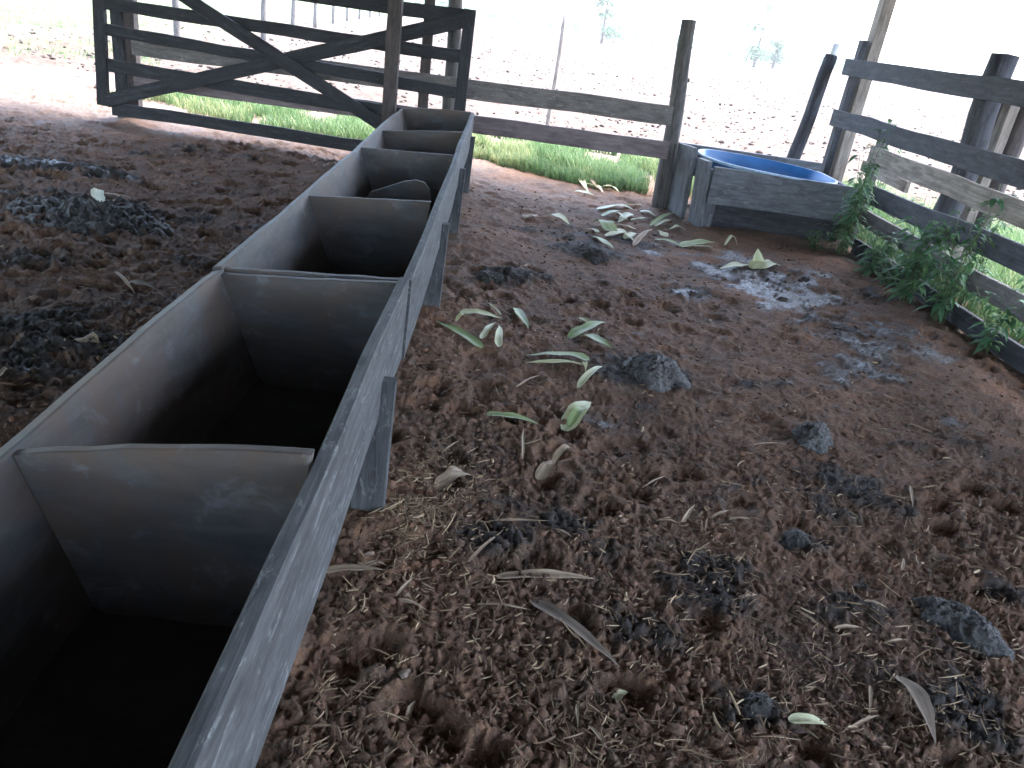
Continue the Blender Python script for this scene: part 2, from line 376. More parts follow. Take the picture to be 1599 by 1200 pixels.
def field_mat():
    m, n, l, p = mat_new('field_soil')
    t = n.new('ShaderNodeTexCoord'); v = t.outputs['Object']
    sx = n.new('ShaderNodeSeparateXYZ'); l.new(v, sx.inputs[0])
    f1 = noise(n, l, v, .35, 5, .6); f2 = noise(n, l, v, 5, 8, .75); f3 = noise(n, l, v, 22, 6, .7); f4 = noise(n, l, v, .08, 4, .6)
    c = ramp(n, l, f1, [(.3, (.072, .053, .042)), (.7, (.095, .073, .058))])
    c = mix(n, l, mapr(n, l, f2, .50, .64, 0, .9), c, (.040, .022, .016))
    c = mix(n, l, mapr(n, l, f3, .56, .66, 0, .5), c, (.17, .135, .11))
    # pasture to the left of the post line
    g = n.new('ShaderNodeMath'); g.operation = 'MULTIPLY_ADD'; l.new(f4, g.inputs[0]); g.inputs[1].default_value = 8; l.new(sx.outputs[0], g.inputs[2])
    c = mix(n, l, mapr(n, l, g.outputs[0], -3.5, -8.0), c, mix(n, l, mapr(n, l, f2, .4, .62), (.045, .10, .035), (.13, .125, .065)))
    l.new(c, p.inputs['Base Color']); p.inputs['Roughness'].default_value = .95; p.inputs['Specular IOR Level'].default_value = .2
    l.new(bump(n, l, f3, .6, .02, bump(n, l, f2, .8, .06)), p.inputs['Normal'])
    return m
FM = field_mat()
ys = 7.0*np.exp(np.arange(0, math.log(700/7.0), .011)); us = np.arange(-1.3, 1.3, .007)
X, Y, F = fan_grid(ys, us, 2.0)
far = smooth(8.5, 11, Y); d, hid = cells(X/.35+.7*vnoise(X*3, Y*3, 3), Y/.35+.7*vnoise(X*3, Y*3, 6), 71)
def field_base(X, Y): return -.035 + .10*(fbm(X*.12, Y*.12, 81, 3)-.5)*smooth(10, 30, Y)
Z = field_base(X, Y) + far*smooth(140, 40, Y)*(.10*(fbm(X*1.6, Y*1.6, 83, 5, .6)-.5) + .05*(1-smooth(0, .6, d))*(hid > .5))
o = np_mesh('field', np.stack([X, Y, Z], -1), F, FM, True); tag(o, kind='structure')
B = 900.0
o = mesh_obj('ground', [(-B, -B, -.16), (B, -B, -.16), (B, B, -.16), (-B, B, -.16)], [(0, 1, 2, 3)], FM); tag(o, kind='structure')

# ------------------------------------------------------------------ roof that shades the corral
RZ0, RY0, RY1, RX0, RX1 = 2.8, -7.5, 8.85, -12.0, 4.7
roof = empty('barn_roof', (-3, 1.4, 3.1), 'corrugated metal roof on timber rafters sheltering the corral', 'roof')
def roof_z(y): return 2.62 + (RY1-y)*.05
nx = 420; V, F = [], []
for j, y in enumerate((RY0, RY1)):
    for i in range(nx+1): V.append((RX0+(RX1-RX0)*i/nx, y, roof_z(y)+.14+.012*math.cos(i*math.pi/2)))
F = [(i, i+1, nx+2+i, nx+1+i) for i in range(nx)]
o = mesh_obj('roof_sheet', V, F, M['zinc'], None, roof)
for x in (-11.6, -5.2, -1.12, 3.5): board('rafter', (x, RY0+.1, roof_z(RY0+.1)), (x, RY1-.12, roof_z(RY1-.12)), .14, .07, M['post'], roof)
for k in range(7):
    y = RY0+.3+k*2.58; board('purlin', (RX0+.1, y, roof_z(y)+.098), (RX1-.1, y, roof_z(y)+.098), .05, .07, M['post'], roof)

# ------------------------------------------------------------------ feed troughs
def trough(name, label, y0, y1, parts, legs, xl, xr, zl, zr, zb, thk, openstart=False):
    t = empty(name, ((xl+xr)/2, (y0+y1)/2, 0), label, 'feed trough', 'feed troughs set end to end')
    lb, rb = xl+.135, xr-.13                                     # foot of each side wall (outer)
    def side(nm, top, bot, mat):                                  # outer line top->bottom (x, z)
        d = Vector((top[0]-bot[0], 0, top[1]-bot[1])); c = ((top[0]+bot[0])/2, (top[1]+bot[1])/2)
        return board(nm, (c[0], y0, c[1]), (c[0], y1, c[1]), d.length, thk, mat, t, up=d.normalized(), wob=.007, segs=max(8, int((y1-y0)/.11)))
    side('side_board', (xl, zl), (lb, zb), M['trough_in']); side('side_board', (xr, zr), (xr-.006, zr-.295), M['trough']); side('side_board', (xr-.018, zr-.27), (rb, zb), M['trough_in'])
    board('bottom_board', ((lb+rb)/2, y0, zb+.006), ((lb+rb)/2, y1, zb+.006), rb-lb-.02, .03, M['shade_dark'], t, up=(1, 0, 0), wob=.002)  # bottom coloured dark for the shade between the walls
    for (nm, y, drop_l, drop_r, gapr, th, bow) in parts:
        def wl(z): return xl+(lb-xl)*(zl-z)/(zl-zb)+thk*.45
        def wr(z): return (xr if z > zr-.28 else xr-.018+(rb-xr+.018)*(zr-.27-z)/(zr-.27-zb))-thk*.45-gapr
        z0 = zl-drop_l; z1 = zr-drop_r; n_ = 8
        poly = [(wl(zb+.02), zb+.018), (wr(zb+.02), zb+.018), (wr(zr-.29), zr-.29)]
        for k in range(n_+1):
            s = 1-k/n_; x = wl(z0)+(wr(z1)-wl(z0))*s; poly.append((x, z0+(z1-z0)*s+bow*math.sin(s*math.pi)+.002*random.uniform(-1, 1)))
        prism(nm, poly, y-th/2, y+th/2, M['trough_in'], None, t)
    for y in legs:
        lp = [(xr-.062, -.06), (xr+.040, -.06), (xr+.046, .25), (xr+.050, zr-.17), (xr-.022, zr-.17), (xr-.026, zr-.30), (xr-.062, zr-.40)]
        prism('leg', lp, y-.022, y+.022, M['trough_leg'], None, t)
        board('leg', (xl+.02, y, -.06), (xl-.03, y, zl-.1), .086, .045, M['trough'], t, up=(1, 0, 0), wob=.003, segs=4)
    gx, gy = 26, int((y1-y0)/.03); V, F = [], []          # added dark uneven sheet, deepens the shade over the bottom
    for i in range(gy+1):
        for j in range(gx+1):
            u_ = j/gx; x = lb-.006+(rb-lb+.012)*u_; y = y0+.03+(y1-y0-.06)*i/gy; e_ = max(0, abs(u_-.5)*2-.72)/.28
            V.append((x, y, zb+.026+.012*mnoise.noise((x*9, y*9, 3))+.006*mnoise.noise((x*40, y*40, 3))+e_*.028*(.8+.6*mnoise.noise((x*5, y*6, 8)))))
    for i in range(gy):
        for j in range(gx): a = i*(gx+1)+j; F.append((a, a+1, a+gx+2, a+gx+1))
    fo = mesh_obj('shade_sheet', V, F, M['shade_dark'], None, t, True); fo['kind'] = 'stuff'
    return t
trough('feed_trough', 'weathered grey wooden feed trough with one divider and dark hollow, ending at the doubled board', .12, 2.452,
       [('partition', 1.29, .008, -.018, .0, .024, .012), ('end_board', 2.435, .004, .012, .0, .026, -.004), ('end_board', .14, .0, .0, .0, .026, 0)], (.5, 2.02), -.905, -.286, .605, .665, .19, .034)
ft = trough('feed_trough', 'long grey wooden feed trough with three dividers running up to the gate', 2.462, 7.18,
       [('end_board', 2.482, -.002, .010, .0, .026, .0), ('partition', 3.66, .01, .012, .02, .024, .0), ('partition', 5.03, .0, .02, .004, .022, .0),
        ('partition', 5.95, .02, .0, .0, .022, .004), ('end_board', 7.165, -.004, -.006, .0, .026, .012)], (3.9, 5.44, 6.95), -.945, -.312, .605, .655, .19, .033)
ft.rotation_euler.z = .0148
# loose rounded board lying in the second bay of the far trough
pts = [(-.74, .22), (-.46, .22), (-.40, .34)] + [(p_.x, p_.z) for p_ in (at_y(673, 316, 4.4), at_y(671, 296, 4.4), at_y(663, 285, 4.4), at_y(650, 281, 4.4), at_y(632, 283, 4.4), at_y(578, 300, 4.4))] + [(-.80, .38)] 
mt = Matrix.Translation((0, 4.4, 0))
tag(prism('loose_board', pts, -.011, .011, M['trough_in'], mt), 'loose grey board with one rounded corner leaning inside the feed trough', 'board')

# ------------------------------------------------------------------ fence, gate and posts at the far side
def Yf(X): return 7.45+(1.5-X)/5.3*.6
def fpt(X, z, off=0.0): return Vector((X, Yf(X)-off, z))
fdir = (fpt(1.5, 0)-fpt(-3.8, 0)).normalized(); fn = Vector((0, 0, 1)).cross(fdir)     # fn points away from the camera
fe = empty('rail_fence', fpt(-.5, 0), 'two-rail wooden fence with grey and pinkish boards between the round post and the gate', 'fence')
board('rail', fpt(-3.72, .722), fpt(1.46, .846), .172, .035, M['rail'], fe, wob=.006)
board('rail', fpt(-3.72, .43), fpt(1.49, .535), .160, .035, M['railpink'], fe, wob=.006)
rp = pole('post', fpt(1.545, -.1, -.08), fpt(1.445, 1.645, -.08), .082, .066, M['post'], fe, cap=.004)
pole('post', fpt(-.60, -.1, -.095), fpt(-.63, 1.66, -.095), .066, .062, M['post'], fe, cap=.004)
board('post', fpt(-.845, -.1, -.05), fpt(-.87, 1.6, -.05), .095, .06, M['red'], fe, up=(1, 0, 0))
board('post', fpt(-3.875, -.1, -.06), fpt(-3.87, 1.75, -.06), .115, .09, M['dark'], fe, up=(1, 0, 0))
board('post', fpt(-3.765, -.1, -.075), fpt(-3.74, 1.75, -.075), .10, .10, M['red'], fe, up=(1, 0, 0))
for (X, z, off) in ((1.515, 1.15, -.16), (1.53, .80, -.16), (1.51, .2, -.165)):        # insulator knobs on the round post
    q = pole('insulator', fpt(X+.02, z, off), fpt(X+.06, z+.004, off), .022, .018, M['dark'], rp, nseg=2, nr=8)

G0 = .16
ga = empty('farm_gate', fpt(-2.2, 0, G0), 'dark five-bar wooden gate with crossed braces standing open along the fence', 'gate')
def gp(X, z, k=0.0): return fpt(X, z, G0+k)
for X, zb, zt, ww in ((-3.935, .15, 1.40, .105), (-.485, .20, 1.47, .105)): board('stile', gp(X-.05 if X < -3 else X, zb), gp(X+.03 if X < -3 else X+.0, zt), ww, .06, M['gate'], ga, up=(1, 0, 0))
for zl_, zr_, wd in ((1.365, 1.405, .115), (1.065, 1.08, .108), (.845, .768, .100), (.528, .50, .118), (.135, .165, .115)):
    board('rail', gp(-3.89, zl_), gp(-.46, zr_), wd, .032, M['gate'], ga, wob=.008)
board('brace', gp(-3.93, .205, .034), gp(-.50, 1.385, .034), .125, .03, M['gate'], ga, wob=.006)
board('brace', gp(-3.45, 1.40, .067), gp(-.92, .26, .067), .118, .03, M['gate'], ga, wob=.006)

tp = board('roof_post', (-1.105, 7.33, -.1), (-1.115, 7.33, roof_z(7.33)-.07), .118, .10, M['red'], None, up=(1, 0, 0), wob=.006)
tag(tp, 'brown square timber post behind the far trough end, in front of the gate', 'post', 'posts carrying the roof')
tag(pole('field_pole', (.545, 12.0, -.15), (.565, 12.0, 1.62), .034, .03, M['pale']), 'thin grey leaning pole standing alone in the ploughed field behind the fence', 'pole')

# ------------------------------------------------------------------ board fence at the right
XF = 3.15
rf = empty('board_fence', (XF, 6.0, 0), 'tall fence of dark and pale horizontal boards overgrown with weeds', 'fence')
def rb(y0, z0, y1, z1, wd, mat, dx=0.0, t=.034): return board('board', (XF+dx, y0, z0), (XF+dx, y1, z1), wd, t, mat, rf, wob=.006)
YN = 1.2                                                   # boards run on past the frame towards the camera
rb(8.12, 1.455, YN, 1.475, .150, M['dark']); rb(8.06, .995, YN, 1.06, .155, M['dark'])
rb(6.98, .805, YN, .83, .150, M['pale'], .004); rb(6.80, .50, YN, .70, .155, M['dark']); rb(6.90, .295, YN, .36, .140, M['rail'], .03); rb(6.7, .06, YN, .10, .13, M['dark'])
rb(7.72, .62, 6.75, .60, .10, M['pale'], .30); rb(7.72, .40, 6.75, .38, .10, M['pale'], .30)
board('post', (3.20, 7.98, -.1), (3.20, 7.98, 1.70), .10, .06, M['dark'], rf, up=(0, 1, 0))
board('post', (3.205, 6.96, -.1), (3.205, 6.94, 1.08), .145, .045, M['rail'], rf, up=(0, 1, 0))
pole('post', (3.255, 5.69, -.1), (3.255, 5.69, 1.685), .092, .088, M['dark'], rf, cap=.01)
board('post', (3.44, 5.86, -.1), (3.44, 5.86, 1.42), .10, .07, M['rail'], rf, up=(0, 1, 0)); board('post', (3.44, 5.72, -.1), (3.44, 5.72, 1.44), .10, .07, M['pale'], rf, up=(0, 1, 0))
pole('post', (3.27, 2.9, -.1), (3.27, 2.9, 1.69), .09, .085, M['dark'], rf, cap=.01)
tag(board('roof_post', (3.31, 7.93, -.1), (3.31, 8.02, roof_z(8)-.075), .14, .11, M['pale'], None, up=(0, 1, 0), wob=.008), 'tall pale timber post at the corner of the board fence beside the blue tub', 'post', 'posts carrying the roof')
tag(pole('roof_post', (3.56, 5.78, -.1), (3.56, 5.70, roof_z(5.7)-.02), .085, .08, M['red']), 'reddish round post standing outside the board fence behind its thick round post', 'post', 'posts carrying the roof')
for (x, y) in ((-5.2, 7.6), (-11.6, 7.6), (3.5, -4.5), (-1.12, -4.5), (-5.2, -4.5), (-11.6, -4.5)):
    tag(board('roof_post', (x, y, -.2), (x, y, roof_z(y)-.07), .13, .13, M['red'], None, up=(1, 0, 0)), 'square timber roof post standing in the open part of the corral', 'post', 'posts carrying the roof')

# ------------------------------------------------------------------ drinking tub in its frame
wb = empty('tub_frame', (2.4, 7.2, 0), 'grey slab frame holding the blue tub in the fence corner', 'frame')
board('front_board', (1.80, 6.86, .375), (3.13, 6.93, .365), .315, .045, M['slab'], wb)
board('front_foot', (1.845, 6.935, -.06), (1.84, 6.925, .50), .12, .06, M['slab'], wb, up=(1, 0, 0))
board('corner_slab', (1.775, 6.96, -.06), (1.730, 6.975, .565), .205, .05, M['slab'], wb, up=(-.22, 1, 0))
board('side_slab', (1.655, 7.30, -.06), (1.640, 7.33, .62), .34, .05, M['slab'], wb, up=(-.22, 1, 0))
board('lower_board', (1.84, 7.0, .10), (3.12, 7.05, .10), .30, .04, M['dark'], wb)
board('back_board', (1.62, 7.93, .42), (3.1, 7.86, .42), .30, .045, M['slab'], wb)
board('side_slab', (3.06, 7.0, .33), (3.06, 7.8, .33), .35, .04, M['slab'], wb)
tb = empty('water_tub', (2.41, 7.36, .2), 'round blue plastic drinking tub with pale worn rim and a little water', 'tub')
tb_c, tb_a, tb_b, tb_z = (2.41, 7.37), .645, .50, .545
prof = [(.70, .20), (.74, .20), (.93, .50), (.955, .535), (1.0, .545), (1.0, .525), (.965, .515), (.92, .46), (.70, .16)]
def ell(k, prof_, name, mat, parent, nn=56):
    V, F = [], []
    for i in range(nn):
        a = 2*math.pi*i/nn; e = 2.6; ca, sa = math.cos(a), math.sin(a)
        q = (abs(ca)**e+abs(sa)**e)**(-1/e)
        for r_, z_ in prof_:
            x = tb_c[0]+tb_a*r_*ca*q; y = tb_c[1]+tb_b*r_*sa*q
            V.append((x, y, z_ - .03*(x-tb_c[0])*k + .0*y))
    m_ = len(prof_)
    for i in range(nn):
        for j in range(m_-1): a = i*m_+j; b = ((i+1) % nn)*m_+j; F.append((a, b, b+1, a+1))
    if name == 'shell': F.append(tuple(i*m_ for i in range(nn)))
    return mesh_obj(name, V, F, mat, None, parent, True)
ell(1.5, [(.72, .19), (.93, .50), (.955, .540)], 'shell', M['blue'], tb)
ell(1.5, [(.955, .532), (.972, .541), (.988, .539), (.992, .528), (.98, .515)], 'rim', M['bluerim'], tb)
V = [(tb_c[0]+tb_a*.90*math.cos(2*math.pi*i/40), tb_c[1]+tb_b*.90*math.sin(2*math.pi*i/40), .43) for i in range(40)]
mesh_obj('water', V, [tuple(range(40))], M['water'], None, tb)
pp = empty('pipe_post', (2.86, 8.0, 0), 'dark round post with a white plastic pipe end on top behind the blue tub', 'post')
pole('post', (2.80, 8.02, -.1), (2.965, 8.02, 1.54), .072, .060, M['dark'], pp)
pole('pipe', (2.955, 8.02, 1.44), (2.972, 8.02, 1.64), .034, .034, M['white'], pp, nseg=2, wob=0)

# ------------------------------------------------------------------ dung
def dung(px, py, rx, ry, hh, rot, label, seed, mat='dung', group='dung piles on the corral floor', sink=.02, lump=0.0):
    c = gz(px, py); nr_, na = 46, 110; V, F = [], []
    for i in range(nr_+1):
        r_ = i/nr_
        for j in range(na):
            a = 2*math.pi*j/na; k = 1+.34*mnoise.noise((math.cos(a)*1.3+seed, math.sin(a)*1.3, 0))
            x, y = rx*r_*k*math.cos(a), ry*r_*k*math.sin(a)
            z = hh*1.1*(1-r_**2)**1.15 - sink*(r_**4); b_ = Vector((x, y, z)); d_ = Vector((x/rx*.75, y/ry*.75, .75)).normalized(); q_ = b_+Vector((seed, seed*.7, 0))
            amp = min(1, hh/.06)*(1-.5*r_**4)
            b_ = b_ + d_*amp*(.030*(.28-abs(mnoise.noise(q_*26))) + .018*mnoise.noise(q_*13) + .014*(.25-abs(mnoise.noise(q_*60))) + .008*mnoise.noise(q_*120))
            if lump: b_.z += lump*(.30-.8*abs(mnoise.noise(q_*11))+.45*mnoise.noise(q_*24)+.25*mnoise.noise(q_*55))*(1-.4*r_)-.014
            V.append((b_.x, b_.y, b_.z-(.05 if i == nr_ else 0)))
    for i in range(nr_):
        for j in range(na): a = i*na+j; b = i*na+(j+1) % na; F.append((a, b, b+na, a+na))
    mt = Matrix.Translation((c.x, c.y, fh(c.x, c.y)-.004)) @ Matrix.Rotation(rot, 4, 'Z')
    return tag(mesh_obj('dung_pile', V, F, M[mat], mt, None, True), label, 'dung', group)
dung(1022, 588, .170, .150, .085, .2, 'grey crusted dung heap beside the green husk leaves', 1.3)
dung(1268, 688, .105, .100, .075, .5, 'small rounded grey dung heap with a straw stalk beside it', 4.1)
dung(1500, 985, .155, .085, .060, -.75, 'elongated pale crusted dung pat at the edge of the litter', 7.7)
dung(768, 436, .12, .08, .05, 0, 'black shiny dung pat beside the feed trough legs', 9.2, 'dung_dark')
dung(930, 405, .11, .11, .055, 0, 'dark dung lump between the yellow husk and the wet mud', 12.4, 'dung_dark')
dung(140, 345, .55, .34, .035, -.3, 'wide churned black dung heap carrying a white husk leaf', 15.8, 'dung_dark', lump=.11)
dung(90, 270, .40, .15, .025, 0, 'flat bluish dung streak beyond the churned heap', 19.5, 'dung_dark', lump=.08)
dung(1242, 842, .075, .05, .04, 0, 'small black dung lump among the straw litter', 23.0, 'dung_dark')
dung(1182, 1112, .065, .05, .035, .3, 'dark dung lump near the cream husk strip', 27.0, 'dung_dark')

# ------------------------------------------------------------------ husks and straw one can pick out
def leaf_geo(L, wd, arch, curl, twist, seed, fold=.25, seg=12, blunt=.35, ac=4):
    V, F = [], []
    for i in range(seg+1):
        t = i/seg
        pr = min(1, (t+.03)/.14)**.6*(1-max(0, (t-.42)/.58)**1.5)
        ww = wd/2*max(.06, pr*(1+.16*mnoise.noise((seed+7, t*6, 2))))
        x = L*t; z = arch*math.sin(math.pi*t) + .10*wd*mnoise.noise((seed, t*4, 0)); y = curl*L*math.sin(t*2.2)*t*.4+.1*wd*mnoise.noise((seed, t*3, 9))
        tw = twist*t + .5*mnoise.noise((seed+3, t*2.5, 1))
        for j in range(ac+1):
            s = (j/ac*2-1); dz = abs(s)*ww*fold*(1+.4*mnoise.noise((seed, t*5, s*2))); dy = s*ww
            V.append((x, y+dy*math.cos(tw)-dz*math.sin(tw), z+dy*math.sin(tw)*.8+dz*math.cos(tw)))
    for i in range(seg):
        for j in range(ac): a = i*(ac+1)+j; F.append((a, a+1, a+ac+2, a+ac+1))
    return V, F
def leaf_on_ground(parent, name, pa, pb, wd, mat, arch=.012, twist=0., up=0.0, label=None, curl=None, fold=.42, za=.016, zb=.014, wscale=1.35):
    a = gz(*pa); b = gz(*pb)
    a.z = fh(a.x, a.y)+za; b.z = fh(b.x, b.y)+zb
    if up:
        b = at_y(pb[0], pb[1], a.y+.01)
    mt, L = frame_from(a, b, (0, 0, 1) if not up else (0, 1, 0.1)); sd_ = random.random()*50
    wd *= wscale; fold = min(fold, .012/wd); V, F = leaf_geo(L, wd, arch, random.uniform(-.25, .25) if curl is None else curl, twist or random.uniform(-.5, .5), sd_, fold)
    tint = [random.uniform(.0, .15)+.45*(.5+.5*math.sin(k % 4*1.7+sd_)) for k in range(len(F))]
    o = mesh_obj(name, V, F, M[mat], mt, parent, True, tint)
    return o
def husk(label, leaves, cat='corn husk', group='corn husks lying on the floor', name='corn_husk'):
    """leaves: (pixel a, pixel b, width, material[, arch[, up]])"""
    if len(leaves) == 1:
        q = leaves[0]; o = leaf_on_ground(None, name, q[0], q[1], q[2], q[3], *(q[4:6] if len(q) > 4 else ()))
        return tag(o, label, cat, group)
    c = gz(*leaves[0][0]); e = empty(name, (c.x, c.y, fh(c.x, c.y)), label, cat, group)
    for q in leaves:
        leaf_on_ground(e, 'leaf', q[0], q[1], q[2], q[3], q[4] if len(q) > 4 else .012, 0, q[5] if len(q) > 5 else 0)
    return e
GR, PA, DR, BR = 'husk_green', 'husk_pale', 'husk_dry', 'husk_brown'
husk('pale green husk strip with a curled end and a thin stalk beside the trough leg', [((717, 499), (781, 503), .040, PA), ((781, 499), (753, 481), .012, PA), ((711, 512), (729, 506), .02, PA, .03)])
husk('long plain green husk leaf pointing at the feed trough', [((753, 548), (684, 507), .038, GR)])
husk('forked pale husk of two narrow leaves', [((750, 537), (778, 512), .028, PA), ((778, 549), (772, 515), .030, PA)])
husk('broad upright-lying green husk leaf with rounded end', [((803, 488), (824, 521), .038, GR)])
husk('three-leaved green husk near the crusted dung heap', [((888, 531), (953, 510), .045, GR, .03), ((903, 527), (956, 548), .060, GR, .02), ((927, 513), (900, 499), .030, PA)])
husk('long double green husk with a curled white end', [((919, 568), (819, 559), .050, GR, .02), ((916, 578), (819, 571), .024, PA), ((908, 577), (914, 586), .02, PA, .03)])
husk('slim pale husk strip leaning across a hoof print', [((902, 612), (933, 578), .026, PA, .03)])
husk('narrow single green leaf lying apart from the husks', [((759, 651), (841, 662), .030, GR)])
husk('broad blunt pale green husk cup lying alone', [((883, 664), (922, 626), .058, PA, .04), ((888, 662), (914, 640), .03, GR, .05)])
husk('dry tan husk with a wide torn end near the trough leg', [((678, 768), (740, 747), .042, DR, .02), ((684, 752), (706, 723), .035, DR, .02), ((690, 760), (726, 735), .04, DR, .03)])
husk('dry tan husk with a looped ribbon', [((841, 742), (872, 720), .036, DR, .015), ((862, 728), (891, 706), .020, DR, .04)])
husk('pale dry husk strip sticking out from under the feed trough', [((503, 902), (603, 896), .022, DR), ((566, 897), (606, 888), .014, DR)])
husk('tan dry husk strip lying flat amid the straw', [((775, 898), (929, 911), .026, DR)])
husk('thick brown rolled husk lying diagonally', [((830, 945), (967, 1052), .034, BR, .02)])
husk('cream husk strip at the edge of the litter', [((1225, 1140), (1292, 1147), .022, PA)])
husk('dark brown crumpled leaf below the elongated dung pat', [((1397, 1072), (1446, 1174), .042, BR, .03)])
husk('white bent curl at the tip of the rolled husk', [((959, 1088), (985, 1071), .016, PA, .02)])
husk('cluster of pale husks against the grass edge', [((900, 278), (928, 303), .05, PA, .03), ((897, 299), (926, 306), .05, PA), ((922, 290), (941, 302), .05, PA, .03), ((938, 294), (966, 302), .06, PA, .03), ((910, 290), (945, 297), .05, PA, .02), ((915, 283), (930, 296), .04, DR, .04)])
husk('spread pale husks in front of the round fence post', [((932, 328), (995, 317), .05, PA), ((947, 334), (982, 345), .07, PA, .03), ((985, 336), (965, 347), .06, PA), ((985, 345), (1020, 344), .035, PA), ((955, 325), (990, 330), .05, PA, .03), ((940, 338), (975, 330), .045, GR, .02), ((1000, 330), (1022, 340), .05, PA)])
husk('yellowing husk fan with a long green leaf', [((957, 365), (926, 348), .10, GR, .05), ((935, 365), (910, 360), .05, PA), ((960, 360), (987, 380), .055, PA), ((925, 370), (961, 396), .045, GR), ((992, 360), (960, 350), .04, PA), ((945, 372), (985, 368), .045, PA, .02), ((975, 375), (1000, 366), .05, PA, .02)])
husk('small tan twisted husk in front of the yellowing fan', [((989, 385), (1012, 360), .035, DR, .03)])
husk('drab husk pair on the dark manure beside the trough', [((817, 344), (845, 341), .06, DR), ((850, 342), (887, 355), .08, PA, .04)])
husk('bright green husk fan in front of the tub frame', [((1015, 357), (1055, 335), .035, GR, .03), ((1022, 357), (1062, 347), .045, PA, .03), ((1040, 372), (1025, 362), .05, PA), ((1069, 362), (1045, 360), .06, PA, .03)])
husk('long pair of green leaves trailing towards the wet mud', [((1022, 375), (1065, 386), .04, GR), ((1062, 387), (1115, 380), .065, GR, .02), ((1112, 390), (1070, 388), .03, PA)])
husk('small arched pale husk in front of the tub frame', [((1132, 382), (1150, 383), .03, PA, .08)])
husk('star-shaped cream husk with one leaf standing upright on the wet mud', [((1174, 420), (1120, 421), .065, PA, .02), ((1183, 424), (1216, 416), .075, PA, .03), ((1184, 423), (1181, 389), .06, PA, .0, 1), ((1172, 424), (1196, 421), .08, PA, .05)])
husk('white husk leaf standing on the churned dung heap', [((156, 327), (145, 297), .06, PA, .02)])
husk('thin pale stalk pair on the churned dung heap', [((160, 305), (197, 320), .022, DR), ((177, 307), (217, 315), .016, DR)])
husk('drab crossed husk strips on the floor left of the trough', [((181, 432), (211, 460), .014, DR), ((197, 441), (247, 457), .030, BR)])
husk('tan heart-shaped dry leaf beside the trough', [((122, 540), (156, 552), .062, DR, .02)])
husk('pale splinter at the dark manure edge', [((0, 610), (18, 590), .014, DR)])
straws = [((745, 951), (828, 958)), ((730, 887), (781, 832)), ((756, 821), (854, 814)), ((618, 941), (651, 909)), ((620, 947), (666, 962)), ((865, 832), (891, 844)), ((899, 1106), (899, 1144)), ((636, 1110), (651, 1088)), ((599, 1189), (625, 1159)),
          ((918, 1140), (944, 1176)), ((1026, 814), (1062, 819)), ((1377, 1014), (1416, 1012)), ((1354, 1080), (1356, 1129)), ((1322, 1148), (1371, 1127)), ((1152, 945), (1180, 934)), ((1240, 960), (1274, 984)), ((1300, 990), (1341, 987)), ((1345, 949), (1383, 960)),
          ((1418, 765), (1424, 799)), ((1407, 894), (1411, 876)), ((1175, 697), (1228, 698)), ((805, 610), (845, 594)), ((815, 720), (824, 672)), ((1003, 762), (1045, 742)), ((690, 707), (720, 690)), ((1065, 817), (1086, 790)), ((1110, 812), (1135, 800)), ((1137, 816), (1172, 816))]
SL = {0: 'straight straw stalk touching the end of the thick brown rolled husk', 1: 'slanting straw stalk between the flat tan husk strip and the long thin stalk', 2: 'long thin straw stalk on the dark manure beyond the slanting one',
      3: 'straw stalk forming a small V with another', 4: 'straw stalk forming a small V with another', 5: 'short stub of straw on black manure beyond the flat tan husk strip', 20: 'straw stalk poking out beside the small rounded grey dung heap',
      21: 'thin bent straw between the long double husk and the narrow single leaf', 22: 'thin brown stalk beside the tip of the narrow single green leaf', 23: 'thin curved stalk on bare soil beyond the looped dry husk',
      24: 'pale straw stalk beyond the torn dry husk by the trough leg', 11: 'pale bent straw beside the elongated crusted dung pat', 10: 'pale straw in the little bundle on dark manure', 25: 'pale straw in the little bundle on dark manure', 26: 'pale straw in the little bundle on dark manure', 27: 'pale straw in the little bundle on dark manure'}
for k, (a, b) in enumerate(straws):
    o = leaf_on_ground(None, 'straw_stalk', a, b, random.uniform(.008, .013), 'husk_dry', .006, .2, fold=.5, wscale=1.0)
    tag(o, SL.get(k, 'short plain dry straw stalk lying amid the chopped litter'), 'straw', 'loose straw stalks')

